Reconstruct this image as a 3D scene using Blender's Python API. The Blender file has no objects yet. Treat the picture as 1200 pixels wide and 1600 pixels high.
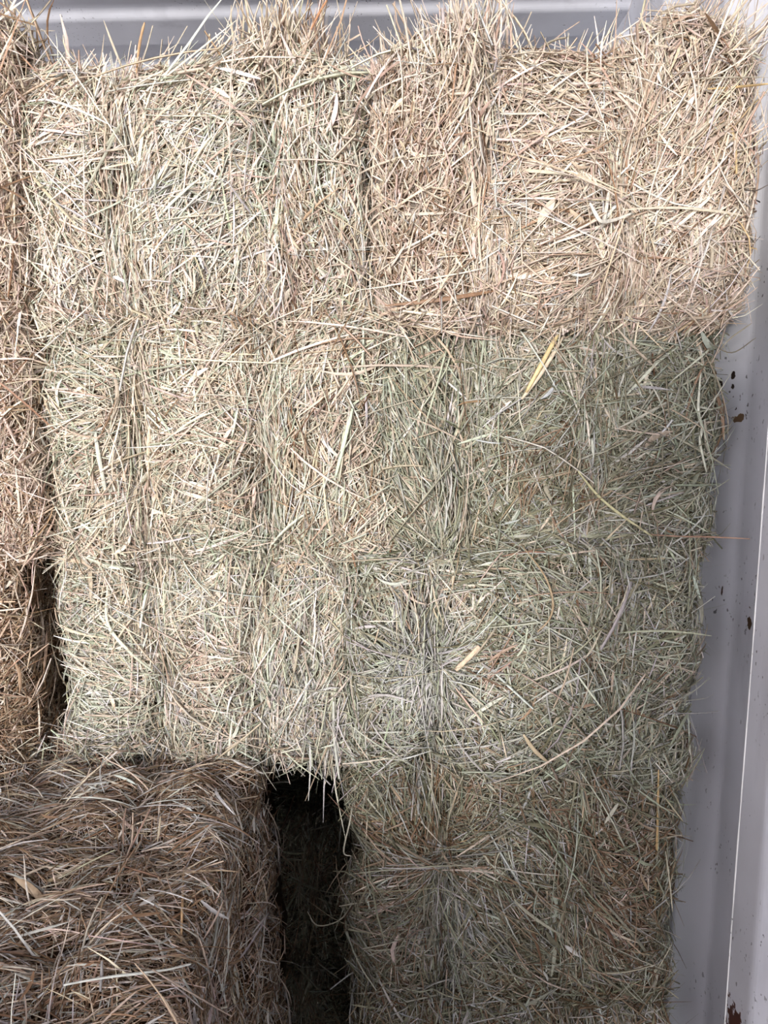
import bpy, bmesh, math
import numpy as np
from mathutils import Vector, Matrix
from mathutils.bvhtree import BVHTree

SC = bpy.context.scene
COL = SC.collection
RNG = np.random.default_rng(7)


# ------------------------------------------------------------------ basics
def lin(c):
    c = np.asarray(c, dtype=float) / 255.0
    return np.where(c <= .04045, c / 12.92, ((c + .055) / 1.055) ** 2.4)


def tag(o, label=None, cat=None, group=None, kind=None):
    for k, v in (('label', label), ('category', cat), ('group', group), ('kind', kind)):
        if v:
            o[k] = v
    return o


def empty(name, loc, rz=0.0):
    o = bpy.data.objects.new(name, None)
    COL.objects.link(o)
    o.location = loc
    o.rotation_euler = (0, 0, rz)
    o.empty_display_size = .1
    return o


def link(name, me, parent=None):
    o = bpy.data.objects.new(name, me)
    COL.objects.link(o)
    if parent:
        o.parent = parent
    return o


def mesh_np(name, V, Q, fcol=None, mat=None, smooth=True, T=None):
    """mesh from numpy verts and quads (and optional triangles)"""
    me = bpy.data.meshes.new(name)
    nq = len(Q)
    nt = 0 if T is None else len(T)
    me.vertices.add(len(V))
    me.vertices.foreach_set('co', np.ascontiguousarray(V, dtype=np.float32).ravel())
    idx = np.asarray(Q, dtype=np.int32).ravel()
    starts = np.arange(nq, dtype=np.int32) * 4
    if nt:
        idx = np.concatenate([idx, np.asarray(T, dtype=np.int32).ravel()])
        starts = np.concatenate([starts, nq * 4 + np.arange(nt, dtype=np.int32) * 3])
    me.loops.add(len(idx))
    me.loops.foreach_set('vertex_index', idx)
    me.polygons.add(nq + nt)
    me.polygons.foreach_set('loop_start', starts)
    me.update(calc_edges=True)
    me.polygons.foreach_set('use_smooth', np.full(nq + nt, smooth, dtype=bool))
    if fcol is not None:
        at = me.attributes.new('hay_colour', 'FLOAT_COLOR', 'FACE')
        c = np.ones((nq + nt, 4), dtype=np.float32)
        c[:, :3] = fcol
        at.data.foreach_set('color', c.ravel())
    if mat:
        me.materials.append(mat)
    me.validate()
    return me


# ------------------------------------------------------------------ materials
def new_mat(name):
    m = bpy.data.materials.new(name)
    m.use_nodes = True
    nt = m.node_tree
    return m, nt, nt.nodes['Principled BSDF']


def node(nt, kind, **kw):
    n = nt.nodes.new(kind)
    for k, v in kw.items():
        if k in n.inputs.keys() if hasattr(n.inputs, 'keys') else False:
            n.inputs[k].default_value = v
        else:
            setattr(n, k, v)
    return n


def hay_material():
    m, nt, b = new_mat('dry_hay')
    at = node(nt, 'ShaderNodeAttribute', attribute_name='hay_colour')
    tc = node(nt, 'ShaderNodeTexCoord')
    nz = node(nt, 'ShaderNodeTexNoise')
    nz.inputs['Scale'].default_value = 160
    nz.inputs['Detail'].default_value = 2
    rp = node(nt, 'ShaderNodeMapRange')
    rp.inputs['From Min'].default_value = .3
    rp.inputs['From Max'].default_value = .7
    rp.inputs['To Min'].default_value = .82
    rp.inputs['To Max'].default_value = 1.12
    mx = node(nt, 'ShaderNodeVectorMath', operation='SCALE')
    nt.links.new(tc.outputs['Object'], nz.inputs['Vector'])
    nt.links.new(nz.outputs['Fac'], rp.inputs['Value'])
    nt.links.new(at.outputs['Color'], mx.inputs[0])
    nt.links.new(rp.outputs['Result'], mx.inputs['Scale'])
    nt.links.new(mx.outputs['Vector'], b.inputs['Base Color'])
    b.inputs['Roughness'].default_value = .5
    b.inputs['Specular IOR Level'].default_value = .35
    return m


def paint_material(name, base, spots=(), edge_y=None):
    """grey lilac container paint with scuffs, dirt and rusty chips"""
    m, nt, b = new_mat(name)
    L = nt.links.new
    tc = node(nt, 'ShaderNodeTexCoord')
    P = tc.outputs['Object']

    def noise(scale, detail=3, vec=None, stretch=None):
        v = vec or P
        if stretch:
            mp = node(nt, 'ShaderNodeMapping')
            mp.inputs['Scale'].default_value = stretch
            L(v, mp.inputs['Vector'])
            v = mp.outputs['Vector']
        n = node(nt, 'ShaderNodeTexNoise')
        n.inputs['Scale'].default_value = scale
        n.inputs['Detail'].default_value = detail
        L(v, n.inputs['Vector'])
        return n.outputs['Fac']

    def ramp(x, a, bb, lo=0.0, hi=1.0):
        r = node(nt, 'ShaderNodeMapRange')
        r.inputs['From Min'].default_value = a
        r.inputs['From Max'].default_value = bb
        r.inputs['To Min'].default_value = lo
        r.inputs['To Max'].default_value = hi
        L(x, r.inputs['Value'])
        return r.outputs['Result']

    def math_(op, x, y):
        n = node(nt, 'ShaderNodeMath', operation=op)
        for i, s in enumerate((x, y)):
            if isinstance(s, (int, float)):
                n.inputs[i].default_value = s
            else:
                L(s, n.inputs[i])
        return n.outputs[0]

    def mix(fac, c1, c2):
        n = node(nt, 'ShaderNodeMix', data_type='RGBA')
        if isinstance(fac, (int, float)):
            n.inputs[0].default_value = fac
        else:
            L(fac, n.inputs[0])
        for i, c in ((6, c1), (7, c2)):
            if isinstance(c, tuple):
                n.inputs[i].default_value = (*c, 1)
            else:
                L(c, n.inputs[i])
        return n.outputs[2]

    base = tuple(lin(base))
    c = mix(ramp(noise(5, 4), .35, .7), base, tuple(np.array(base) * .86))
    # grey smears rubbed along the panel
    c = mix(ramp(noise(9, 5, stretch=(1, 1, .25)), .56, .72, 0, .35), c, tuple(lin((112, 110, 118))))
    # fine dark scuff specks, gathered in patches
    sp = math_('MULTIPLY', ramp(noise(150, 2, stretch=(1, 1, .6)), .66, .70), ramp(noise(7, 2), .5, .62))
    c = mix(math_('MULTIPLY', sp, .8), c, tuple(lin((58, 52, 56))))
    ch = math_('MULTIPLY', ramp(noise(45, 3, stretch=(1, 1, .45)), .735, .75), ramp(noise(3.3, 1), .45, .55))
    c = mix(ch, c, tuple(lin((70, 48, 40))))
    if spots:
        nzd = noise(60, 3)
        sep = node(nt, 'ShaderNodeSeparateXYZ')
        L(P, sep.inputs[0])
        for (y, z, ry, rz, col) in spots:
            dy = math_('DIVIDE', math_('SUBTRACT', sep.outputs[1], y), ry)
            dz = math_('DIVIDE', math_('SUBTRACT', sep.outputs[2], z), rz)
            d = math_('ADD', math_('MULTIPLY', dy, dy), math_('MULTIPLY', dz, dz))
            d = math_('ADD', d, ramp(nzd, .3, .7, -1.3, 1.3))
            c = mix(ramp(d, .75, .6), c, tuple(lin(col)))
        if edge_y is not None:
            dy = math_('ABSOLUTE', math_('SUBTRACT', sep.outputs[1], edge_y), 0)
            e = math_('MULTIPLY', ramp(dy, .0042, .0030), ramp(noise(22, 3), .38, .46))
            c = mix(math_('MULTIPLY', e, .75), c, tuple(lin((226, 222, 222))))
    L(c, b.inputs['Base Color'])
    b.inputs['Roughness'].default_value = .42
    b.inputs['Specular IOR Level'].default_value = .4
    bp = node(nt, 'ShaderNodeBump')
    bp.inputs['Strength'].default_value = .12
    bp.inputs['Distance'].default_value = .004
    L(noise(30, 4), bp.inputs['Height'])
    L(bp.outputs[0], b.inputs['Normal'])
    return m


HAY = hay_material()

# ------------------------------------------------------------------ hay colours
STRAW = [(224, 210, 190), (213, 198, 176), (200, 183, 160), (232, 221, 205), (206, 191, 171), (188, 171, 149)]
PINK = [(219, 198, 183), (205, 183, 167), (222, 207, 194), (184, 158, 140)]
GREEN = [(200, 200, 179), (186, 188, 167), (210, 211, 194), (168, 172, 150), (194, 196, 181)]
DEEP = [(156, 153, 128), (137, 134, 110), (172, 169, 145), (147, 141, 117), (181, 178, 157), (115, 112, 90)]
BROWN = [(160, 132, 106), (137, 108, 83), (175, 150, 124), (115, 88, 66), (184, 164, 140)]
GREY = [(200, 196, 190), (186, 182, 177), (211, 208, 204)]
GOLD = [(208, 182, 140), (196, 168, 124)]


def pick_colours(n, mixw):
    """per-strand albedo drawn from weighted palettes"""
    pals = [(np.array([lin(c) for c in p]), w) for p, w in mixw]
    ws = np.array([w for _, w in pals], float)
    which = RNG.choice(len(pals), n, p=ws / ws.sum())
    out = np.zeros((n, 3))
    for i, (p, _) in enumerate(pals):
        s = which == i
        k = s.sum()
        out[s] = p[RNG.integers(0, len(p), k)]
    out *= RNG.normal(1, .13, (n, 1)).clip(.6, 1.35)
    out *= RNG.normal(1, .03, (n, 3))
    return out.clip(.02, .88)


# ------------------------------------------------------------------ strands
def norm(v):
    return v / np.maximum(np.linalg.norm(v, axis=1, keepdims=True), 1e-9)


def strands(P, D, N, length, width, bend, hug, col, round_frac=.35, rings=5, twist=.9):
    """ribbon leaves (folded along the midrib) and three-sided stems from centre P along D"""
    n = len(P)
    S = norm(np.cross(D, N))
    rot = RNG.normal(0, twist, n)[:, None]
    W = S * np.cos(rot) + N * np.sin(rot)
    Z = norm(np.cross(W, D))
    t = np.linspace(-.5, .5, rings)
    L = length[:, None]
    # kink some strands so they are not all smooth arcs
    kink = np.where(RNG.random(n) < .22, RNG.normal(0, .2, n), 0)[:, None]
    kpos = RNG.uniform(-.3, .3, n)[:, None]
    C = []
    for k in range(rings):
        tk = t[k]
        q = tk * tk - .0833
        kk = np.maximum(tk - kpos, 0)
        C.append(P + D * L * tk + S * (bend[:, None] * L * q + kink * L * kk) - N * (hug[:, None] * L * L * q * 4))
    C = np.stack(C, 1)                                            # n, rings, 3
    prof = 1 - .75 * np.abs(t * 2) ** 2.5
    is_round = RNG.random(n) < round_frac
    wk = width[:, None, None] * prof[None, :, None] * .5
    wk = np.where(is_round[:, None, None], np.maximum(wk, width[:, None, None] * .38), wk)
    A = C + W[:, None] * wk
    B = C - W[:, None] * wk
    ridge = np.where(is_round, 1.5, .45)[:, None, None]
    M = C + Z[:, None] * wk * ridge
    V = np.stack([A, M, B], 2).reshape(n, rings * 3, 3)
    q = []
    for k in range(rings - 1):
        o, p = k * 3, (k + 1) * 3
        q += [(o, o + 1, p + 1, p), (o + 1, o + 2, p + 2, p + 1)]
    q = np.array(q)
    q3 = np.array([(k * 3 + 2, k * 3, k * 3 + 3, k * 3 + 5) for k in range(rings - 1)])
    base = (np.arange(n) * rings * 3)[:, None, None]
    Q1 = (q[None] + base).reshape(-1, 4)
    c1 = np.repeat(col, len(q), 0)
    r = np.where(is_round)[0]
    Q2 = (q3[None] + base[r]).reshape(-1, 4)
    c2 = np.repeat(col[r], len(q3), 0)
    return V.reshape(-1, 3), np.concatenate([Q1, Q2]), np.concatenate([c1, c2])


LIMIT = [9.0]                                                       # hay cannot pass the container wall


def join(parts):
    V, Q, C = [], [], []
    o = 0
    for v, q, c in parts:
        V.append(v)
        Q.append(q + o)
        C.append(c)
        o += len(v)
    V = np.concatenate(V)
    V[:, 0] = np.where(V[:, 0] > LIMIT[0], LIMIT[0] - (V[:, 0] - LIMIT[0]) * .05, V[:, 0])
    return V, np.concatenate(Q), np.concatenate(C)


# ------------------------------------------------------------------ bale body
FACES = ('front', 'top', 'left', 'right', 'back', 'bottom')


class Bale:
    def __init__(s, w, l, h, grooves, bulge=.03, groove_depth=.03, bumps=(), seed=0, r=.05, rough=.008, lobes=None):
        s.hx, s.hy, s.hz, s.h = w / 2, l / 2, h / 2, h
        s.g, s.bulge, s.gd, s.bumps, s.r = grooves, bulge, groove_depth, bumps, r
        g = np.random.default_rng(100 + seed)
        s.k = g.normal(0, 1, (9, 3))
        s.k /= np.linalg.norm(s.k, axis=1, keepdims=True)
        s.k *= (2 * np.pi / g.uniform(.06, .3, 9))[:, None]
        s.ph = g.uniform(0, 6.28, 9)
        s.am = rough * g.uniform(.5, 1.2, 9) / 2.2
        s.gph = g.uniform(0, 6.28, 4)

    def groove_x(s, i, z):
        return s.g[i] + np.interp(s.hz * 2, [0, 1], [.013, .013]) * np.sin(z * 15 + s.gph[i]) + .006 * np.sin(z * 31 + s.gph[i] * 2)

    def at(s, face, a, b):
        hx, hy, hz = s.hx, s.hy, s.hz
        one = np.ones_like(a)
        p = {'front': (a * hx, -hy * one, b * hz), 'back': (a * hx, hy * one, b * hz),
             'top': (a * hx, b * hy, hz * one), 'bottom': (a * hx, b * hy, -hz * one),
             'left': (-hx * one, a * hy, b * hz), 'right': (hx * one, a * hy, b * hz)}[face]
        p = np.stack(p, -1)
        H = np.array([hx, hy, hz])
        inner = np.clip(p, -H + s.r, H - s.r)
        d = p - inner
        n = d / np.linalg.norm(d, axis=-1, keepdims=True)
        q = inner + n * s.r
        u, v = q[..., 0] / hx, q[..., 2] / hz
        front = np.clip(-n[..., 1], 0, 1)
        disp = s.bulge * front * (1 - np.abs(u) ** 3) * (1 - np.abs(v) ** 3)
        wx = 1 - n[..., 0] ** 2
        for i in range(len(s.g)):
            dx = q[..., 0] - s.groove_x(i, q[..., 2])
            wob = .72 + .28 * np.sin(q[..., 2] * 24 + s.gph[i] * 3)
            gdi = s.gd[i] if isinstance(s.gd, tuple) else s.gd
            disp = disp - gdi * wob * (1 - .55 * np.abs(v) ** 6) * wx * (np.exp(-(dx / .022) ** 2) + .55 * np.exp(-(dx / .05) ** 2))
        for k, ph, am in zip(s.k, s.ph, s.am):
            disp = disp + am * np.sin(q @ k + ph)
        q = q + n * disp[..., None]
        up = np.clip(v, 0, 1) ** 2
        for (bx, sg, am) in s.bumps:
            q[..., 2] += am * up * np.exp(-((q[..., 0] - bx) / sg) ** 2)
        q[..., 2] += hz
        return q

    def core(s):
        V, Q, o = [], [], 0
        for f in FACES:
            na, nb = {'front': (36, 26), 'back': (20, 16), 'top': (36, 30), 'bottom': (36, 30),
                      'left': (30, 26), 'right': (30, 26)}[f]
            a, b = np.meshgrid(np.linspace(-1, 1, na + 1), np.linspace(-1, 1, nb + 1), indexing='ij')
            p = s.at(f, a.ravel() * .9999, b.ravel() * .9999)
            V.append(p)
            i = np.arange(na)[:, None] * (nb + 1) + np.arange(nb)[None]
            q = np.stack([i, i + nb + 1, i + nb + 2, i + 1], -1).reshape(-1, 4)
            if f in ('top', 'right', 'front'):
                pass
            if f in ('back', 'bottom', 'left'):
                q = q[:, ::-1]
            Q.append(q + o)
            o += len(p)
        return np.concatenate(V), np.concatenate(Q)

    def sample(s, face, n, ra=(-1, 1), rb=(-1, 1)):
        a = RNG.uniform(*ra, n)
        b = RNG.uniform(*rb, n)
        e = .01
        p = s.at(face, a, b)
        ua = norm(s.at(face, np.clip(a + e, -1, 1), b) - s.at(face, np.clip(a - e, -1, 1), b))
        vb = s.at(face, a, np.clip(b + e, -1, 1)) - s.at(face, a, np.clip(b - e, -1, 1))
        n_ = norm(np.cross(ua, vb))
        if face in ('back', 'bottom', 'left'):
            n_ = -n_
        return p, ua, norm(vb), n_


def layer(bale, face, n, cfg, length, width, off, tilt, ra=(-1, 1), rb=(-1, 1), flows=True, mixw=None,
          bend=.25, hug=.6, round_frac=.35, spread=None, rings=5, clear=None):
    P, U, Vv, N = bale.sample(face, n, ra, rb)
    th = RNG.uniform(-np.pi, np.pi, n)
    base = cfg.get(face + '_dir')
    if base is not None:
        deg, sp, frac = base
        s = RNG.random(n) < frac
        th = np.where(s, np.radians(deg) + RNG.normal(0, np.radians(sp), n), th)
    tl = RNG.normal(0, np.radians(tilt), n)
    lsc = np.ones(n)
    if flows and face == 'front':
        x, z = P[:, 0], P[:, 2]
        for (fx, fz, rx, rz, kind, deg, sp, st, *more) in cfg.get('flows', ()):
            w = st * np.exp(-((x - fx) / rx) ** 2 - ((z - fz) / rz) ** 2)
            s = RNG.random(n) < w
            if kind == 'dir':
                t = np.radians(deg)
            else:                                               # fan out of the flow's own centre
                t = np.arctan2(z - fz, x - fx) + np.radians(deg)
            th = np.where(s, t + RNG.normal(0, np.radians(sp), n), th)
            if kind == 'out':
                pass
            if more:
                lsc = np.where(s, more[0], lsc)
                if len(more) > 1:
                    tl = np.where(s, np.radians(more[1]) + RNG.normal(0, .25, n), tl)
    if face in ('front', 'top'):
        yy = P[:, 2]
        for i in range(len(bale.g)):
            dx = P[:, 0] - bale.groove_x(i, yy)
            gdi = bale.gd[i] if isinstance(bale.gd, tuple) else bale.gd
            s = RNG.random(n) < min(.8, gdi * 34) * np.exp(-(dx / .034) ** 2)
            th = np.where(s, np.pi / 2 + RNG.normal(0, .22, n) * np.where(RNG.random(n) < .5, 1, -1), th)
    D = norm(U * np.cos(th)[:, None] + Vv * np.sin(th)[:, None])
    D2 = norm(D * np.cos(tl)[:, None] + N * np.sin(tl)[:, None])
    N2 = norm(N - D2 * np.sum(N * D2, 1, keepdims=True))
    ln = length * np.exp(RNG.normal(0, .4, n)) * lsc
    wd = width * np.exp(RNG.normal(0, .35, n))
    P = P + N * RNG.uniform(off[0], off[1], n)[:, None]
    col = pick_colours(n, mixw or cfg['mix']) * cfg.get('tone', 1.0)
    for (px, pz, rx, rz, pal, st) in cfg.get('patches', ()):
        if face == 'front':
            w = st * np.exp(-((P[:, 0] - px) / rx) ** 2 - ((P[:, 2] - pz) / rz) ** 2)
            s = RNG.random(n) < w
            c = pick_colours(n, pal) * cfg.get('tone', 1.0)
            col = np.where(s[:, None], c, col)
    hg = hug * np.where(ln > .05, 1, .5) * np.ones(n)
    return strands(P, D2, N2, ln, wd, RNG.normal(0, bend, n), hg, col, round_frac, rings)


def tuft(x, y, z, rx, ry, n, length, deg, sp, mixw, width=.0022, bend=.25, lean_y=-.15):
    """a clump of stems standing up from (x, y, z)"""
    P = np.stack([RNG.normal(x, rx, n), RNG.normal(y, ry, n), np.full(n, z) + RNG.normal(0, .012, n)], 1)
    th = np.radians(deg) + RNG.normal(0, np.radians(sp), n)
    D = norm(np.stack([np.cos(th), RNG.normal(lean_y, .22, n), np.sin(th)], 1))
    ln = length * np.exp(RNG.normal(0, .35, n))
    N = np.tile([[0, -1.0, .1]], (n, 1))
    N = norm(N - D * np.sum(N * D, 1, keepdims=True))
    P = P + D * ln[:, None] * .25
    return strands(P, D, N, ln, width * np.exp(RNG.normal(0, .3, n)), RNG.normal(0, bend, n), np.zeros(n),
                   pick_colours(n, mixw), .4)


CORES = []                                                         # (BVH, world matrix) of each bale body


def make_bale(label, loc, rz, size, grooves, cfg, group, seed=0, bulge=.03, gd=.03, bumps=(), dens=1.0,
              tufts=(), faces=None, hang=(), r=.034, rough=.009):
    root = empty('hay_bale', loc, rz)
    tag(root, label, 'hay bale', group)
    w, l, h = size
    LIMIT[0] = .4635 - loc[0]
    b = Bale(w, l, h, grooves, bulge, gd, bumps, seed, r, rough)
    mixw = cfg['mix']
    CV, CQ = b.core()
    mw = Matrix.Translation(Vector(loc)) @ Matrix.Rotation(rz, 4, 'Z')
    CORES.append(BVHTree.FromPolygons([mw @ Vector(v) for v in CV.tolist()], CQ.tolist()))
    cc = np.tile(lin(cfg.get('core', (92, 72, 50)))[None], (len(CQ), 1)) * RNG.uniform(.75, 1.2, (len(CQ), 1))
    packed = [(CV, CQ, cc)]
    faces = faces or {'front': 1.0}
    for f, spec in faces.items():
        if isinstance(spec, (int, float)):
            spec = (spec, (-1, 1), (-1, 1))
        d, ra, rb = spec
        fa = {'front': w * h, 'top': w * l, 'bottom': w * l, 'left': l * h, 'right': l * h, 'back': w * h}[f]
        area = fa * (ra[1] - ra[0]) * (rb[1] - rb[0]) / 4 * d * dens
        kw = dict(ra=ra, rb=rb)
        ls = cfg.get('len', 1.0)
        wm = cfg.get('wid', 1.0)
        packed.append(layer(b, f, int(area * 40000), cfg, .031 * ls, .0018 * wm, (-.006, .005), 16, bend=.06, rings=4, **kw))
        packed.append(layer(b, f, int(area * 29000), cfg, .044 * ls, .0019 * wm, (.000, .010), 12, bend=.08, **kw))
        packed.append(layer(b, f, int(area * 7000), cfg, .064 * ls, .0019 * wm, (.005, .014), 9, bend=.12, **kw))
    if not cfg.get('no_seam'):
        for rb in ((-1, -.80), (.80, 1)):
            ra = faces['front'][1] if isinstance(faces.get('front'), tuple) else (-1, 1)
            n = int(cfg.get('seam', 420) * (ra[1] - ra[0]) / 2)
            packed.append(layer(b, 'front', n, cfg, .062, .0021, (.004, .018), 14, bend=.18, ra=ra, rb=rb, hug=.3))
            packed.append(layer(b, 'front', n, cfg, .04, .0021, (-.004, .010), 25, bend=.15, ra=ra, rb=rb, hug=.3))
    link('packed_hay', mesh_np('packed_hay', *join(packed), mat=HAY), root)
    loose, broad = [], []
    for f, spec in faces.items():
        if isinstance(spec, (int, float)):
            spec = (spec, (-1, 1), (-1, 1))
        d, ra, rb = spec
        fa = {'front': w * h, 'top': w * l, 'bottom': w * l, 'left': l * h, 'right': l * h, 'back': w * h}[f]
        area = fa * (ra[1] - ra[0]) * (rb[1] - rb[0]) / 4 * d * dens
        lm = cfg.get('loose_mix', mixw)
        ld = cfg.get('loose', 1.0)
        loose.append(layer(b, f, int(area * 1700 * ld), cfg, .086 * max(ls, .7), .0018, (.009, .019), 7, ra=ra, rb=rb, bend=.12, mixw=lm, rings=6))
        loose.append(layer(b, f, int(area * 90 * ld), cfg, .15 * max(ls, .6), .0017, (.012, .022), 5, ra=ra, rb=rb, bend=.12, mixw=lm, rings=7, hug=.35))
        broad.append(layer(b, f, int(area * 520 * cfg.get('wid', 1.0) ** 3), cfg, .050 * max(ls, .7), .0040, (.008, .018), 10, ra=ra, rb=rb, bend=.4, round_frac=0, mixw=cfg.get('broad_mix', lm), rings=6))
    o = link('loose_stems', mesh_np('loose_stems', *join(loose), mat=HAY), root)
    tag(o, kind='stuff')
    o = link('leaf_blades', mesh_np('leaf_blades', *join(broad), mat=HAY), root)
    tag(o, kind='stuff')
    for t in tufts:
        tag(link('hay_tuft', mesh_np('hay_tuft', *join([tuft(*t)]), mat=HAY), root), kind='stuff')
    return root


# ------------------------------------------------------------------ the stack
H = .335
Z = [i * H for i in range(7)]
CX2, CX1, CX0 = .200, -.277, -.757
ROWT, ROW2, ROW3, ROW4 = Z[5], Z[4], Z[3], Z[2]
TOPG, MIDG, LOWG, BASEG = ('hay bales in the top row', 'hay bales in the second row', 'hay bales in the third row',
                           'hay bales at the foot of the picture')
SIDE_R = {'right': (.7, (-1, -.55), (-1, 1))}
SIDE_L = {'left': (.5, (-1, -.6), (-1, 1))}
TOPF = {'top': (.8, (-1, 1), (-1, -.35))}

# top row, middle
make_bale('pale top-row hay bale left of the dark slit, two grooves and a tuft on top', (CX1 - .004, 1.10 + .45, ROWT), .0,
          (.456, .9, .332), (-.10, .125), dict(
              mix=[(STRAW, 5), (PINK, 2), (GREEN, 1.6), (GREY, 1)],
              flows=[(-.17, .24, .08, .05, 'dir', 10, 18, .6), (-.02, .2, .10, .10, 'dir', 45, 25, .6), (.0, .1, .1, .08, 'dir', 55, 30, .5),
                     (.15, .14, .05, .15, 'dir', 90, 40, .85, .55, 32), (.21, .17, .03, .2, 'dir', 90, 22, .7, .6, 20), (-.2, .1, .06, .1, 'dir', 95, 25, .5)],
              patches=[(.095, .2, .016, .06, [(GREEN, 1)], .9), (.17, .2, .012, .09, [(GREEN, 3), (GREY, 1)], .8),
                       (.13, .08, .04, .08, [(BROWN, 1), (PINK, 1)], .5), (0, .16, .1, .1, [(GREEN, 2), (GREY, 1)], .3)]),
          TOPG, 1, bumps=[(.13, .055, .04), (-.1, .1, -.012)], faces={'front': 1, **TOPF, 'right': (.25, (-1, -.6), (-1, 1))},
          tufts=[(.12, -.40, .345, .035, .03, 420, .070, 88, 24, [(STRAW, 4), (BROWN, 2), (PINK, 1)]),
                 (.03, -.40, .32, .05, .03, 200, .08, 35, 22, [(STRAW, 4), (GREEN, 1)]),
                 (-.14, -.36, .325, .06, .05, 70, .06, 95, 35, [(STRAW, 4), (PINK, 1)])])
# top row, right
make_bale('pinkish straw hay bale in the top right corner against the container wall', (CX2 + .006, 1.058 + .45, ROWT - .012), .0,
          (.468, .9, .340), (-.105, .085), dict(
              mix=[(STRAW, 5), (PINK, 3.2), (BROWN, .5), (GREY, .6)],
              flows=[(-.20, .17, .06, .25, 'dir', 70, 35, .9, .55, 35), (-.02, .12, .06, .06, 'dir', 15, 20, .5), (-.0, .07, .08, .03, 'dir', 22, 14, .6),
                     (.17, .26, .07, .10, 'dir', 48, 16, .75), (.0, .22, .06, .05, 'dir', -8, 25, .4), (.19, .1, .05, .1, 'dir', 60, 35, .4)],
              patches=[(-.17, .15, .05, .1, [(PINK, 2), (BROWN, 1)], .35), (-.08, .2, .012, .12, [(GREY, 2), (STRAW, 1)], .6),
                       (.18, .25, .05, .06, [(PINK, 3), (STRAW, 2)], .5)], loose=1.3, seam=650),
          TOPG, 2, bumps=[(-.12, .035, .03), (.16, .06, .028), (.03, .08, -.012)], gd=.022,
          faces={'front': 1.05, **TOPF, 'left': (.4, (-1, -.5), (-1, 1)), 'right': (.9, (-1, -.5), (-1, 1))},
          tufts=[(-.115, -.41, .335, .026, .03, 380, .075, 92, 18, [(STRAW, 4), (PINK, 2), (GREY, 1)]),
                 (-.19, -.41, .325, .025, .03, 150, .05, 125, 25, [(STRAW, 4), (PINK, 3)]),
                 (.14, -.40, .31, .045, .03, 330, .11, 52, 16, [(STRAW, 4), (PINK, 2), (GOLD, .4)]),
                 (.06, -.38, .325, .05, .04, 90, .055, 85, 30, [(STRAW, 4), (PINK, 1)]),
                 (.212, -.43, .22, .008, .02, 70, .09, 60, 40, [(STRAW, 3), (GOLD, 1.2), (PINK, 2)]),
                 (.21, -.43, .12, .008, .02, 50, .08, -70, 30, [(STRAW, 3), (GOLD, .6), (PINK, 2)])])
# top row, far left
make_bale('hay bale cut off by the left edge of the top row, brownish crown', (CX0 + .005, 1.07 + .45, ROWT), .0,
          (.48, .9, .35), (-.1, .12), dict(mix=[(STRAW, 4), (PINK, 3), (BROWN, 1.5)], flows=[(.2, .2, .08, .3, 'dir', 80, 25, .6)]),
          TOPG, 3, bumps=[(.19, .07, .03)], faces={'front': (1, (-1, 1), (-1, 1)), 'top': (.8, (-1, 1), (-1, -.35)), 'right': (.5, (-1, -.6), (-1, 1))},
          tufts=[(.2, -.4, .36, .035, .03, 300, .06, 100, 35, [(STRAW, 3), (BROWN, 2)])])
# second row, left of centre
make_bale('cream and green second-row hay bale with a deep groove left of a round lobe', (CX1 + .010, 1.11 + .45, ROW2), .0,
          (.488, .9, .352), (-.115, .075), dict(
              mix=[(STRAW, 5), (GREEN, 2.2), (PINK, 1), (GREY, .5), (BROWN, .5)],
              flows=[(-.19, .27, .06, .06, 'dir', -20, 22, .8), (-.19, .17, .055, .06, 'dir', 15, 18, .8), (-.17, .08, .06, .06, 'dir', 45, 22, .7),
                     (-.03, .2, .05, .07, 'dir', 20, 35, .4), (.0, .06, .08, .05, 'dir', 30, 40, .5), (.12, .15, .05, .2, 'dir', 88, 20, .75),
                     (.19, .15, .06, .2, 'dir', 80, 28, .6), (0, .31, .12, .03, 'dir', -4, 15, .6), (.12, .28, .06, .05, 'dir', 38, 18, .7)],
              patches=[(-.16, .30, .06, .04, [(GREEN, 1), (DEEP, 1)], .6), (-.22, .2, .02, .12, [(GREEN, 2)], .5), (.09, .22, .02, .08, [(GREEN, 1)], .6),
                       (.04, .03, .1, .04, [(GREEN, 1)], .5), (.12, .12, .03, .1, [(BROWN, 1), (STRAW, 1)], .4)]),
          MIDG, 4, bulge=.04, gd=.034, faces={'front': 1, 'left': (.5, (-1, -.7), (-1, 1)), 'right': (.3, (-1, -.7), (-1, 1))})
# second row, right
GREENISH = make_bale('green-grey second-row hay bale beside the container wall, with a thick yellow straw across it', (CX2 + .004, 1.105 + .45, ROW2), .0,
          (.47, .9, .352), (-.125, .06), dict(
              core=(74, 68, 48), tone=.84, seam=140,  # tone lowered to paint extra shade into this bale's hay
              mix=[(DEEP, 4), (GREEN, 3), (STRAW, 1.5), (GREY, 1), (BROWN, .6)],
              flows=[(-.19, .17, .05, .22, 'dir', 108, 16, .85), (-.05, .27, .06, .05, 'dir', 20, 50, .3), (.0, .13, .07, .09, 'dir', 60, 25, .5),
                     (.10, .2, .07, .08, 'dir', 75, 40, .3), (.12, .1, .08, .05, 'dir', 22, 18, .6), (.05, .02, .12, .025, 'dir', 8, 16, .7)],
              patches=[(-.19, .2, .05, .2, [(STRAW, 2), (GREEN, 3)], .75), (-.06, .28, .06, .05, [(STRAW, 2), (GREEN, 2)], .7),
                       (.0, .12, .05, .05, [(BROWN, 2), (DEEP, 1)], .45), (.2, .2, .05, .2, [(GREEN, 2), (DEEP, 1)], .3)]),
          MIDG, 5, bulge=.028, gd=(.030, .011), faces={'front': 1.05, 'left': (.3, (-1, -.7), (-1, 1)), 'right': (.9, (-1, -.5), (-1, 1))})
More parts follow.
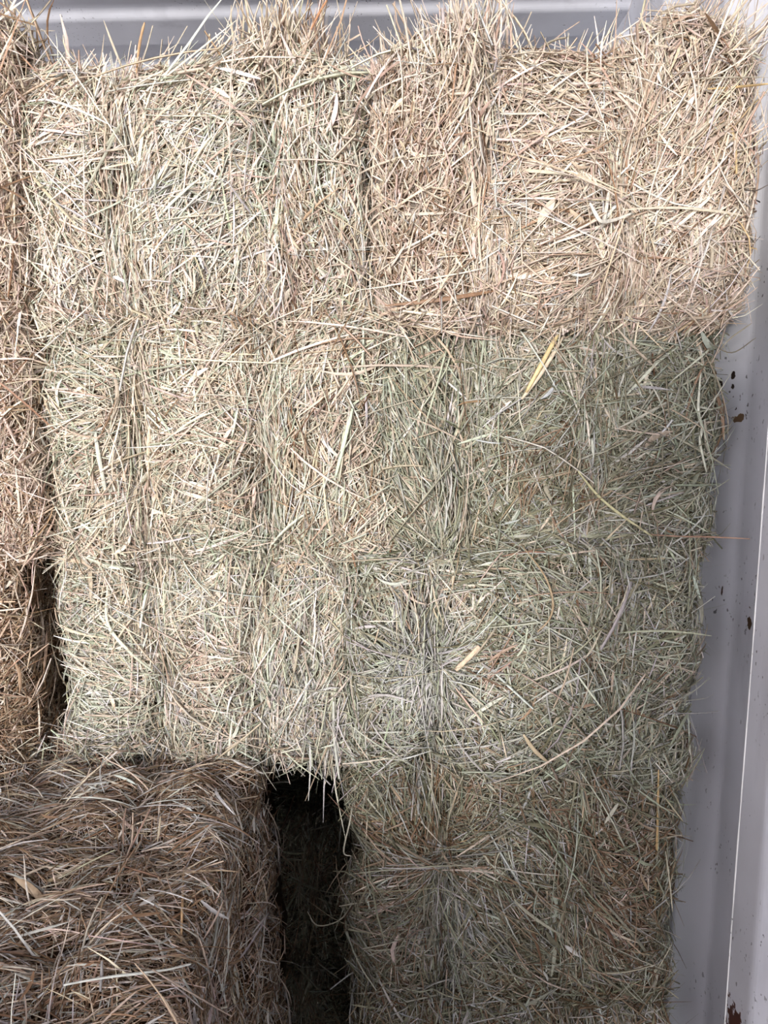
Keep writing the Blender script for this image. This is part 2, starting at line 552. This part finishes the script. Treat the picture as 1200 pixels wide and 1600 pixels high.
# second row, far left
make_bale('reddish-brown hay bale cut off by the left edge of the second row', (CX0 - .008, 1.10 + .45, ROW2), .0,
          (.46, .9, .348), (-.1, .13), dict(mix=[(STRAW, 3), (PINK, 4), (BROWN, 2)], flows=[(.2, .2, .05, .3, 'dir', 80, 30, .6), (.17, .28, .06, .05, 'dir', 5, 15, .7)]),
          MIDG, 6, faces={'front': (1, (-1, 1), (-1, 1)), 'right': (.5, (-1, -.6), (-1, 1))})
# third row, left of centre
make_bale('third-row hay bale sagging over the dark gap, on the brown protruding bale', (CX1 - .026, 1.135 + .45, ROW3), .0,
          (.450, .9, .350), (-.075, .085), dict(
              mix=[(STRAW, 4), (GREEN, 3), (GREY, 1.5), (PINK, .8)],
              flows=[(-.18, .17, .06, .1, 'dir', -8, 18, .75), (-.16, .28, .06, .04, 'dir', 15, 20, .6), (-.17, .06, .07, .04, 'dir', 15, 30, .5),
                     (0, .15, .05, .06, 'dir', -30, 40, .4), (.15, .15, .08, .18, 'dir', 75, 25, .65), (.05, .3, .12, .03, 'dir', 70, 40, .5)],
              patches=[(0.0, .16, .05, .05, [(PINK, 2), (STRAW, 1)], .55), (-.19, .1, .03, .1, [(GREEN, 2), (GREY, 2)], .5),
                       (.13, .1, .08, .08, [(GREY, 2), (GREEN, 1)], .5)]),
          LOWG, 7, bulge=.035, gd=.034, faces={'front': 1, 'left': (.5, (-1, -.7), (-1, 1)), 'right': (.4, (-1, -.6), (-1, 1)), 'bottom': (.4, (.2, 1), (-1, -.5))},
          tufts=[(.19, -.42, .10, .03, .02, 170, .11, -88, 14, [(GREEN, 2), (GREY, 2), (STRAW, 1)]),
                 (.13, -.44, .07, .05, .012, 170, .07, -80, 28, [(GREEN, 1), (GREY, 3), (STRAW, 1)]),
                 (-.05, -.45, .03, .12, .012, 260, .07, -75, 45, [(GREEN, 1), (GREY, 2), (STRAW, 2)])])
# third row, right
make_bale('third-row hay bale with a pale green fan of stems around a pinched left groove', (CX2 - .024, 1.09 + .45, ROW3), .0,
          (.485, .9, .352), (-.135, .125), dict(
              core=(72, 66, 48), tone=.87, seam=140,  # tone also darkens the hay to deepen the shade here
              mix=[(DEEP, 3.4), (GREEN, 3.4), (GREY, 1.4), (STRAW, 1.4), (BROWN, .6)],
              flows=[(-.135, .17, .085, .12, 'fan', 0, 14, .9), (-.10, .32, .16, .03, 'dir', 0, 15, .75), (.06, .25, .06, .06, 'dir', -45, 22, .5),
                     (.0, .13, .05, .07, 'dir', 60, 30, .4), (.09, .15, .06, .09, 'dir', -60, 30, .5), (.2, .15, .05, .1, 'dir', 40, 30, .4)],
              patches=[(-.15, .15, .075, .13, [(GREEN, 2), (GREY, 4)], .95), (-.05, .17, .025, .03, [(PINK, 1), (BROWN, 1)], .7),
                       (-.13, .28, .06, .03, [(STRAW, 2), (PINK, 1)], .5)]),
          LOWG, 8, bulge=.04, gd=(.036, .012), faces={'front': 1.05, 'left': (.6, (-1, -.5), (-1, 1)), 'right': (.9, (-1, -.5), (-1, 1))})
# third row, far left
FARLEFT = make_bale('dark brown hay bale cut off by the left edge, beside the narrow black slit', (CX0 - .072, 1.13 + .45, ROW3), .0,
          (.46, .9, .348), (-.1, .13), dict(mix=[(STRAW, 1.6), (PINK, 2), (BROWN, 6)], core=(60, 42, 28), flows=[(.17, .1, .08, .3, 'dir', 60, 40, .5)]),
          LOWG, 9, faces={'front': (1, (-1, 1), (-1, 1)), 'right': (.5, (-1, -.6), (-1, 1))})
# fourth row, right
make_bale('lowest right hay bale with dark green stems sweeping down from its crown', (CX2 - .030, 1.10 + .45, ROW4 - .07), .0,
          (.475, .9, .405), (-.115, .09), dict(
              core=(62, 54, 38), tone=.80,  # hay coloured darker to stand in for the lower-right shade
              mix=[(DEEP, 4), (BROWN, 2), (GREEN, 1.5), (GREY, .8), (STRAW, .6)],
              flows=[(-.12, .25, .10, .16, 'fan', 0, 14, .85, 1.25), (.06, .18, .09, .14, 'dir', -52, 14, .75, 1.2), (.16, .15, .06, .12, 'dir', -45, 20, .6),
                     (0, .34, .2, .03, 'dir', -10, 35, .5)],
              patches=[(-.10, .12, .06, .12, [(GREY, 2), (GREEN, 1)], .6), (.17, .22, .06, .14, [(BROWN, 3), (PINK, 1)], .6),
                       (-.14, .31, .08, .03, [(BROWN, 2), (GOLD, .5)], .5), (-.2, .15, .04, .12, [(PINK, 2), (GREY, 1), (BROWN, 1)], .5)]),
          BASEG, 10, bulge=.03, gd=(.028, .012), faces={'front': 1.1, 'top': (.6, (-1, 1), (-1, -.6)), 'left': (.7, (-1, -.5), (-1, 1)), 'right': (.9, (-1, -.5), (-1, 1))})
# fourth row, the brown bale that stands proud of the stack; only its top is seen
JUT = make_bale('old brown hay bale jutting out at the bottom left, seen from above', (-.475, .50 + .46, ROW4 - .006), math.radians(4),
          (.475, .92, .335), (-.10, .11), dict(
              core=(66, 44, 27), wid=.78, tone=.86, top_dir=(5, 26, .66), loose=.9, seam=0, right_dir=(0, 30, .5),
              len=.55, mix=[(BROWN, 5), (PINK, 1.8), (GREY, 2.0), (STRAW, 1.0)], loose_mix=[(GREY, 2), (PINK, 2), (BROWN, 1), (STRAW, 1.4)],
              broad_mix=[(GREY, 3), (PINK, 1), (BROWN, 2)]),
          BASEG, 11, bulge=.02, gd=.013, r=.03, rough=.012, faces={'top': (1.5, (-1, 1), (-1, .55)), 'right': (.8, (-1, .6), (-1, 1)), 'front': .4})
# three bales deep in the gap; their hay is coloured darker for its shade
make_bale('dim hay bale at the back of the dark gap', (-.335, 1.62 + .32, ROW4), .0,
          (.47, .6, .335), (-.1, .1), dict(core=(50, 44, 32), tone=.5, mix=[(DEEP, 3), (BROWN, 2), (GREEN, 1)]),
          BASEG, 12, dens=.6, faces={'front': (1, (.1, 1), (-1, 1))})
make_bale('dim hay bale low down in the dark gap, under the one at its back', (-.315, 1.50 + .40, Z[1]), .0,
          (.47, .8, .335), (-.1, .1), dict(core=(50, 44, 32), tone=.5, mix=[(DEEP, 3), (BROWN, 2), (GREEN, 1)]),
          BASEG, 13, dens=.6, faces={'front': (1, (.1, 1), (-1, 1)), 'top': (.8, (.1, 1), (-1, .2))})
make_bale('dim hay bale at the very bottom of the dark gap', (-.30, 1.44 + .40, 0), .0,
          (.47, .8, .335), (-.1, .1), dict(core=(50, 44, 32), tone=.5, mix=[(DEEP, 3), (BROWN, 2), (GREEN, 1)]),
          BASEG, 15, dens=.5, faces={'front': (1, (.1, 1), (-.2, 1)), 'top': (.8, (.1, 1), (-1, .2))})
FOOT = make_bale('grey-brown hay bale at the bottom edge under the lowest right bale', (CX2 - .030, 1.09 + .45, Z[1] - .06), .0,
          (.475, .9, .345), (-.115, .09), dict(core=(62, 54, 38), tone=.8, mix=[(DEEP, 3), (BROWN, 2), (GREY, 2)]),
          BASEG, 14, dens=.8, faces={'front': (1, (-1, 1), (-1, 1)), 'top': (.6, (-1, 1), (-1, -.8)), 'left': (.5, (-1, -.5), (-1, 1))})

# copies for the lower rows, and for piles added behind the viewer to cast shade
def copy_tree(o, parent=None):
    c = o.copy()
    COL.objects.link(c)
    c.parent = parent
    for ch in o.children:
        copy_tree(ch, c)
    return c


for i, words in enumerate(('on the floor', 'in the middle')):
    c = copy_tree(JUT)
    c.location = (-.475 + .01 * i, .96, Z[i])
    tag(c, 'old brown hay bale carrying the jutting bale at the bottom left, %s' % words)

for i, words in enumerate(('on the floor', 'second from the floor', 'right under the dark brown one')):
    c = copy_tree(FARLEFT)
    c.location = (CX0 - .09 + .01 * i, 1.56, Z[i])
    tag(c, 'brown hay bale low in the far left pile, %s' % words, group='hay bales under the far left pile')
c = copy_tree(FOOT)
c.location = (CX2 - .025, 1.55, -.004)
tag(c, 'grey-brown hay bale on the floor at the foot of the right pile')

ADDED_SHADE = 'added shade bales behind the viewer'  # invented piles, out of view, that shade the gap and the lower right
for i, where in enumerate(('lowest', 'second', 'third')):          # turned on edge
    c = copy_tree(GREENISH)
    c.location = (-.292, -1.05, .235 + .465 * i)
    c.rotation_euler = (0, math.pi / 2, 0)
    tag(c, 'added green-grey shade bale on edge behind the viewer, %s of its pile' % where, group=ADDED_SHADE)
c = copy_tree(GREENISH)
c.location = (-.03, -1.05, 1.40)
c.rotation_euler = (0, 0, math.pi + .02)
tag(c, 'added green-grey shade bale lying flat on the pile of bales on edge behind the viewer', group=ADDED_SHADE)
for i, where in enumerate(('lowest', 'second', 'third', 'topmost')):
    c = copy_tree(GREENISH)
    c.location = (-.66, -1.4, Z[i])
    c.rotation_euler = (0, 0, math.pi + (.03, -.02, .025, -.03)[i])
    tag(c, 'added green-grey shade bale behind the viewer, %s of the flat pile on the left' % where, group=ADDED_SHADE)

# ------------------------------------------------------------------ camera
YAW, PITCH, ROLL = 1.5, 9.5, -.5
CAM = Vector((0, 0, 1.59))
cd = bpy.data.cameras.new('camera')
cam = bpy.data.objects.new('camera', cd)
COL.objects.link(cam)
RM = Matrix.Rotation(math.radians(YAW), 4, 'Z') @ Matrix.Rotation(math.radians(90 - PITCH), 4, 'X') @ Matrix.Rotation(math.radians(ROLL), 4, 'Z')
cam.matrix_world = Matrix.Translation(CAM) @ RM
cd.sensor_fit = 'VERTICAL'
cd.sensor_height = 36
cd.lens = 27
cd.clip_start = .02
SC.camera = cam

# ------------------------------------------------------------------ single stems one can point to
def ray_to(px, py, far):
    """the place in the stack (or on the plane y = far) that lies along a line of sight"""
    d = (RM.to_3x3() @ Vector(((px - 600) / 1200, (800 - py) / 1200, -1))).normalized()
    best = None
    for t in CORES:
        h = t.ray_cast(CAM, d)
        if h[0] is not None and (best is None or h[3] < best):
            best = h[3]
    lim = far / d.y
    if best is None or best > lim + .12:
        best = lim
    return CAM + d * best


def stem(name, label, cat, pts, width, colour, flat=.8, lift=.016, far=1.12, tip=.5):
    P = []
    for p in pts:
        q = ray_to(p[0], p[1], p[2] if len(p) > 2 else far)
        P.append(q + (CAM - q).normalized() * (lift + .005))
    # Catmull-Rom through the points
    E = [P[0] * 2 - P[1]] + P + [P[-1] * 2 - P[-2]]
    C = []
    for i in range(1, len(E) - 2):
        for t in np.linspace(0, 1, 7)[:-1]:
            a, b, c, d = E[i - 1], E[i], E[i + 1], E[i + 2]
            C.append(.5 * (2 * b + (c - a) * t + (2 * a - 5 * b + 4 * c - d) * t * t + (3 * b - a - 3 * c + d) * t ** 3))
    C.append(P[-1])
    C = np.array([tuple(c) for c in C])
    o = Vector(C[0])
    C = C - C[0]
    T = norm(np.gradient(C, axis=0))
    up = np.array(tuple((CAM - o).normalized()))
    S = norm(np.cross(T, up[None]))
    U = norm(np.cross(S, T))
    n, m = len(C), 8
    tt = np.linspace(-1, 1, n)
    wd = width / 2 * (1 - (1 - tip) * np.abs(tt) ** 3)
    wd = wd * (1 + .06 * np.sin(tt * 9))
    an = np.arange(m) * 2 * np.pi / m
    V = C[:, None] + (S[:, None] * np.cos(an)[None, :, None] + U[:, None] * np.sin(an)[None, :, None] * flat) * wd[:, None, None]
    V = V.reshape(-1, 3)
    i = np.arange(n - 1)[:, None] * m + np.arange(m)[None]
    j = np.arange(n - 1)[:, None] * m + (np.arange(m)[None] + 1) % m
    Q = np.stack([i, j, j + m, i + m], -1).reshape(-1, 4)
    V = np.concatenate([V, C[:1], C[-1:]])
    a = np.arange(m)
    b = (a + 1) % m
    T3 = np.concatenate([np.stack([b, a, np.full(m, n * m)], 1), np.stack([a + (n - 1) * m, b + (n - 1) * m, np.full(m, n * m + 1)], 1)])
    ob = link(name, mesh_np(name, V, Q, np.tile(lin(colour)[None], (len(Q) + len(T3), 1)), HAY, True, T3))
    ob.location = o
    return tag(ob, label, cat, 'loose stems one can pick out')


stem('straw_stem', 'thick golden straw slanting across the green-grey second-row bale, upper of the pair', 'straw',
     [(878, 510), (850, 562), (822, 613)], .0064, (222, 200, 150), .9, .020)
stem('straw_stem', 'thick pale straw lying just below and along the golden straw', 'straw',
     [(880, 526), (849, 578), (815, 624)], .0060, (222, 206, 180), .9, .016)
stem('grass_stem', 'long olive stem sloping down to the right at the foot of the second-row right bale', 'stem',
     [(903, 736), (935, 775), (975, 808), (1019, 838)], .0038, (196, 190, 150), .6, .022)
stem('grass_stem', 'thin reddish stem poking out sideways across the container wall', 'stem',
     [(1012, 835, 1.10), (1060, 838, 1.08), (1110, 839, 1.06), (1172, 842, 1.04)], .0024, (172, 138, 118), .9, .02)
stem('leaf_blade', 'pale folded leaf bent like a tick on the top right bale', 'leaf',
     [(922, 317), (930, 333), (940, 346), (962, 343), (988, 333)], .0048, (214, 209, 196), .3, .034)
stem('leaf_blade', 'short pale leaf standing beside the bent leaf on the top right bale', 'leaf',
     [(951, 299), (948, 322), (944, 346)], .0046, (208, 202, 188), .3, .030)
stem('straw_stem', 'golden straw sticking out to the right over the wall in the top right corner', 'straw',
     [(1106, 139, 1.02), (1150, 136, 1.0), (1200, 131, .98)], .0030, (204, 176, 128), .9, .02)
stem('leaf_blade', 'long pale twisted leaf hanging in front of the wall', 'leaf',
     [(1095, 578, 1.10), (1091, 640, 1.10), (1097, 668, 1.10), (1094, 692, 1.10), (1104, 738, 1.10)], .0040, (206, 206, 188), .3, .02)
stem('grass_stem', 'dark kinked wisp caught on the wall beside the second row', 'stem',
     [(1106, 534, 1.09), (1143, 551, 1.08), (1181, 528, 1.06)], .0016, (120, 112, 96), .9, .01)
stem('grass_stem', 'faint straight wisp above the dark kinked wisp on the wall', 'stem',
     [(1118, 556, 1.09), (1140, 530, 1.09), (1173, 506, 1.07)], .0020, (158, 150, 132), .9, .01)
stem('seed_stalk', 'orange-brown dry stalk standing up at the top left before the roof', 'stalk',
     [(226, 35, 1.12), (222, 50, 1.12), (217, 76, 1.11), (213, 114, 1.10)], (.0036), (186, 152, 116), .8, .02)
stem('seed_stalk', 'rusty stem leaning over the crown of the middle top bale', 'stalk',
     [(511, 0, 1.10), (498, 22, 1.10), (486, 46, 1.10)], .0032, (176, 130, 96), .9, .02)
stem('leaf_blade', 'broad tan leaf lying at the lower edge of the third-row right bale', 'leaf',
     [(818, 1148), (835, 1172), (858, 1193)], .0058, (204, 186, 156), .35, .020)
stem('leaf_blade', 'flat pale flake of leaf near the brown patch on the third-row right bale', 'leaf',
     [(712, 1047), (730, 1030), (749, 1010)], .0070, (214, 190, 164), .25, .022, tip=.9)
stem('leaf_blade', 'pale grey leaf hanging straight down above the dark gap', 'leaf',
     [(521, 1096, 1.13), (522, 1150, 1.12), (530, 1217, 1.10)], .0046, (196, 196, 184), .3, .02)
stem('grass_stem', 'thin pale stem dangling at the right edge of the dark gap', 'stem',
     [(554, 1238, 1.08), (547, 1282, 1.08), (537, 1330, 1.08), (549, 1338, 1.08)], .0024, (176, 172, 156), .9, .01)
stem('grass_stem', 'curled stem looping inside the dark gap', 'stem',
     [(480, 1424, 1.10), (496, 1446, 1.10), (530, 1438, 1.10), (549, 1412, 1.10), (557, 1378, 1.10)], .0022, (150, 146, 130), .9, .01)
stem('straw_stem', 'short whitish straw on the top of the brown bale, left of the pair', 'straw',
     [(184, 1311), (195, 1292), (206, 1274)], .0036, (216, 208, 198), .8, .014)
stem('straw_stem', 'short whitish straw on the top of the brown bale, right of the pair', 'straw',
     [(212, 1267), (230, 1250), (250, 1232)], .0034, (216, 208, 196), .8, .014)
stem('straw_stem', 'straight tan straw pointing at the viewer on the brown bale', 'straw',
     [(287, 1357), (285, 1410), (283, 1472)], .0030, (190, 158, 120), .9, .014)
stem('straw_stem', 'long upright tan straw on the right side of the lowest right bale', 'straw',
     [(1029, 1203), (1027, 1300), (1023, 1413)], .0036, (202, 172, 126), .9, .018)
stem('leaf_blade', 'long pale green leaf curving down the left of the third-row left bale', 'leaf',
     [(168, 914), (168, 972), (200, 1016), (241, 1051)], .0042, (206, 208, 186), .35, .020)
stem('leaf_blade', 'wide sage leaf upright on the right of the second-row left bale', 'leaf',
     [(551, 638), (538, 690), (524, 746)], .0056, (196, 206, 182), .3, .018)
stem('grass_stem', 'brownish stem arching over the crown of the third-row right bale', 'stem',
     [(814, 850), (850, 898), (864, 940), (858, 968), (840, 987)], .0028, (172, 150, 120), .9, .022)
stem('grass_stem', 'short stem poking down over the wall beside the lowest right bale, upper one', 'stem',
     [(1030, 1235, 1.08), (1048, 1258, 1.07), (1067, 1283, 1.06)], .0024, (176, 166, 140), .9, .01)
stem('grass_stem', 'pale stem drooping over the wall halfway down the lowest right bale', 'stem',
     [(1040, 1330, 1.08), (1046, 1375, 1.07), (1051, 1425, 1.06)], .0024, (188, 180, 158), .9, .01)
stem('grass_stem', 'stem poking out over the wall near the bottom right', 'stem',
     [(1025, 1532, 1.08), (1042, 1546, 1.07), (1060, 1560, 1.05)], .0022, (176, 168, 148), .9, .01)
stem('grass_stem', 'dark thread of hay curling over the wall in the top right corner', 'stem',
     [(1158, 296, 1.03), (1180, 298, 1.02), (1200, 289, 1.01)], .0014, (92, 84, 78), .9, .01)

# ------------------------------------------------------------------ container shell
WALLX, DOORY, ENDY = .466, -3.75, 2.42
YE = 1.0                                                           # far edge of an inner flat of the right wall


def corrugated(name, pts, lo, hi, axis, mat, thick):
    """sheet bent along the profile pts, extruded from lo to hi; bends are softened"""
    # soften each bend with a short arc
    prof = []
    pts = [np.array(p, float) for p in pts]
    for i, p in enumerate(pts):
        if i in (0, len(pts) - 1):
            prof.append(p)
            continue
        a, c = pts[i - 1] - p, pts[i + 1] - p
        ra = min(.010, .45 * np.linalg.norm(a), .45 * np.linalg.norm(c))
        pa, pc = p + a / np.linalg.norm(a) * ra, p + c / np.linalg.norm(c) * ra
        for t in (0, .25, .5, .75, 1):
            prof.append((1 - t) ** 2 * pa + 2 * t * (1 - t) * p + t * t * pc)
    prof = np.array(prof)
    tan = np.gradient(prof, axis=0)
    nrm = np.stack([tan[:, 1], -tan[:, 0]], 1)
    nrm /= np.linalg.norm(nrm, axis=1, keepdims=True)
    back = prof + nrm * thick
    ring = np.concatenate([prof, back[::-1]])
    n = len(ring)

    def emb(r, e):
        if axis == 'z':
            return np.stack([r[:, 0], r[:, 1], np.full(n, e)], 1)
        return np.stack([np.full(n, e), r[:, 0], r[:, 1]], 1)
    V = np.concatenate([emb(ring, lo), emb(ring, hi)])
    i = np.arange(n)
    j = (i + 1) % n
    Q = np.stack([i, j, j + n, i + n], 1)
    m = n // 2
    k = np.arange(m - 1)
    cap = np.stack([k, k + 1, n - 2 - k, n - 1 - k], 1)
    Q = np.concatenate([Q, cap[:, ::-1], cap + n])
    o = link(name, mesh_np(name, V, Q, mat=mat, smooth=False))
    bm = bmesh.new()
    bm.from_mesh(o.data)
    bmesh.ops.recalc_face_normals(bm, faces=bm.faces)
    bm.to_mesh(o.data)
    bm.free()
    return tag(o, kind='structure')


def box(name, lo, hi, mat, bevel=.006, parent=None):
    me = bpy.data.meshes.new(name)
    bm = bmesh.new()
    bmesh.ops.create_cube(bm, size=1)
    for v in bm.verts:
        v.co = Vector([(l + h) / 2 + c * (h - l) for l, h, c in zip(lo, hi, v.co)])
    if bevel:
        bmesh.ops.bevel(bm, geom=list(bm.edges), offset=bevel, segments=3, affect='EDGES', profile=.5)
    bm.to_mesh(me)
    bm.free()
    me.materials.append(mat)
    return link(name, me, parent)


PAINT = (224, 224, 231)
wall_mat = paint_material('grey_container_paint', PAINT, edge_y=None, spots=[
    (.962, .685, .055, .032, (84, 48, 40)), (1.093, 1.245, .006, .016, (74, 52, 32)),
    (1.172, 1.588, .004, .012, (52, 40, 34)), (1.19, 1.583, .003, .012, (52, 40, 34)), (1.16, 1.535, .010, .007, (120, 96, 74)),
    (1.165, 1.548, .003, .006, (46, 36, 32))])
roof_mat = paint_material('grey_roof_paint', (222, 222, 229))

fl, sl, dp = .0745, .0715, .038
pitch_w = 2 * (fl + sl)


def wall_profile(xin, sign, y0, y1, phase):
    """inner flats at x = xin, outer flats dp further out (sign +1 to the right)"""
    pts = []
    k = math.floor((y0 - phase) / pitch_w)
    y = phase + k * pitch_w
    while y < y1:
        pts += [(xin, y - fl), (xin, y), (xin + sign * dp, y + sl), (xin + sign * dp, y + sl + fl)]
        y += pitch_w
    return pts


corrugated('wall_right', wall_profile(WALLX, 1, DOORY, ENDY, YE), .12, 2.32, 'z', wall_mat, .003)
corrugated('wall_left', wall_profile(WALLX - 2.36, -1, DOORY, ENDY, YE), .12, 2.32, 'z', wall_mat, -.003)
bp = [(WALLX - 2.36 + .0, ENDY)]
x = WALLX - 2.36 + .06
while x < WALLX - .3:
    bp += [(x, ENDY), (x + .068, ENDY + .036), (x + .138, ENDY + .036), (x + .206, ENDY)]
    x += .278
bp.append((WALLX, ENDY))
corrugated('wall_back', bp, .12, 2.32, 'z', roof_mat, -.003)
# roof: shallow cross corrugations
rp = []
y = 1.846 - 16 * .277
rz, rd = 2.390, .019
while y < ENDY - .05:
    rp += [(y - .026, rz + rd), (y, rz), (y + .131, rz), (y + .157, rz + rd)]
    y += .277
corrugated('ceiling', rp, WALLX - 2.42, WALLX + .06, 'x', roof_mat, -.003)
for nm, lo, hi in (('trim_1', (WALLX + .03, DOORY, 2.31), (WALLX + .10, ENDY + .05, 2.42)),
                   ('trim_2', (WALLX - 2.46, DOORY, 2.31), (WALLX - 2.39, ENDY + .05, 2.42)),
                   ('trim_3', (WALLX - 2.36, ENDY - .01, 2.31), (WALLX + .03, ENDY + .06, 2.42)),
                   ('trim_4', (WALLX + .0, DOORY, .0), (WALLX + .08, ENDY + .05, .13)),
                   ('trim_5', (WALLX - 2.44, DOORY, .0), (WALLX - 2.36, ENDY + .05, .13)),
                   ('trim_6', (WALLX - 2.36, ENDY - .01, 0), (WALLX, ENDY + .06, .13))):
    tag(box(nm, lo, hi, wall_mat), kind='structure')


# chalky white bead of worn paint along the nearest bend of the right wall
bead_mat = paint_material('chipped_white_edge', (250, 248, 246))
zz = np.linspace(.13, 2.31, 160)
rr = np.random.default_rng(3)
rad = .0010 + .0006 * np.interp(np.arange(160), np.arange(0, 160, 4), rr.random(40)) * (np.interp(np.arange(160), np.arange(0, 160, 9), rr.random(18)) > .25)
an = np.arange(8) * np.pi / 4
bx = WALLX + .0004 + rad[:, None] * np.cos(an)[None]
by = YE - .003 + .0008 * np.sin(zz * 9)[:, None] + rad[:, None] * np.sin(an)[None]
BV = np.stack([bx, by, np.repeat(zz[:, None], 8, 1)], -1).reshape(-1, 3)
ii = np.arange(159)[:, None] * 8 + np.arange(8)[None]
jj = np.arange(159)[:, None] * 8 + (np.arange(8)[None] + 1) % 8
BQ = np.stack([ii, jj, jj + 8, ii + 8], -1).reshape(-1, 4)
tag(link('trim_7', mesh_np('trim_7', BV, BQ, mat=bead_mat)), kind='structure')


def floor_material():
    m, nt, b = new_mat('worn_plywood')
    L = nt.links.new
    tc = node(nt, 'ShaderNodeTexCoord')
    mp = node(nt, 'ShaderNodeMapping')
    mp.inputs['Scale'].default_value = (30, 2, 1)
    nz = node(nt, 'ShaderNodeTexNoise')
    nz.inputs['Scale'].default_value = 3
    nz.inputs['Detail'].default_value = 6
    cr = node(nt, 'ShaderNodeValToRGB')
    cr.color_ramp.elements[0].color = (*lin((84, 66, 50)), 1)
    cr.color_ramp.elements[1].color = (*lin((122, 98, 76)), 1)
    L(tc.outputs['Object'], mp.inputs[0])
    L(mp.outputs[0], nz.inputs['Vector'])
    L(nz.outputs['Fac'], cr.inputs[0])
    L(cr.outputs[0], b.inputs['Base Color'])
    b.inputs['Roughness'].default_value = .8
    return m


tag(box('floor', (WALLX - 2.36, DOORY, -.03), (WALLX, ENDY, 0), floor_material(), 0), kind='structure')

# ------------------------------------------------------------------ light
w = bpy.data.worlds.new('sky')
SC.world = w
w.use_nodes = True
bg = w.node_tree.nodes['Background']
bg.inputs['Color'].default_value = (.80, .86, 1.0, 1)
bg.inputs['Strength'].default_value = 1.0


def area(name, loc, target, sx, sy, energy, col):
    ld = bpy.data.lights.new(name, 'AREA')
    ld.shape = 'RECTANGLE'
    ld.size, ld.size_y = sx, sy
    ld.energy = energy
    ld.color = col
    o = bpy.data.objects.new(name, ld)
    COL.objects.link(o)
    o.location = loc
    o.rotation_euler = (Vector(target) - Vector(loc)).to_track_quat('-Z', 'Y').to_euler()
    return o


# daylight falling in through the open doors behind the viewer, with the bright part of the sky up on the left
area('doorway_daylight', (WALLX - 1.18, DOORY + .05, 1.2), (WALLX - 1.18, 1.1, 1.2), 2.2, 2.2, 232, (.97, .97, 1.0))
area('bright_sky_through_doors', (-1.2, DOORY + .1, 1.90), (0, 1.1, 1.6), .40, .40, 242, (1.0, .965, .915))

SC.view_settings.view_transform = 'Standard'
SC.view_settings.look = 'None'
SC.view_settings.gamma = 1
SC.view_settings.use_curve_mapping = False
SC.view_settings.exposure = .02
SC.cycles.max_bounces = 6
SC.cycles.diffuse_bounces = 4
SC.cycles.use_denoising = True
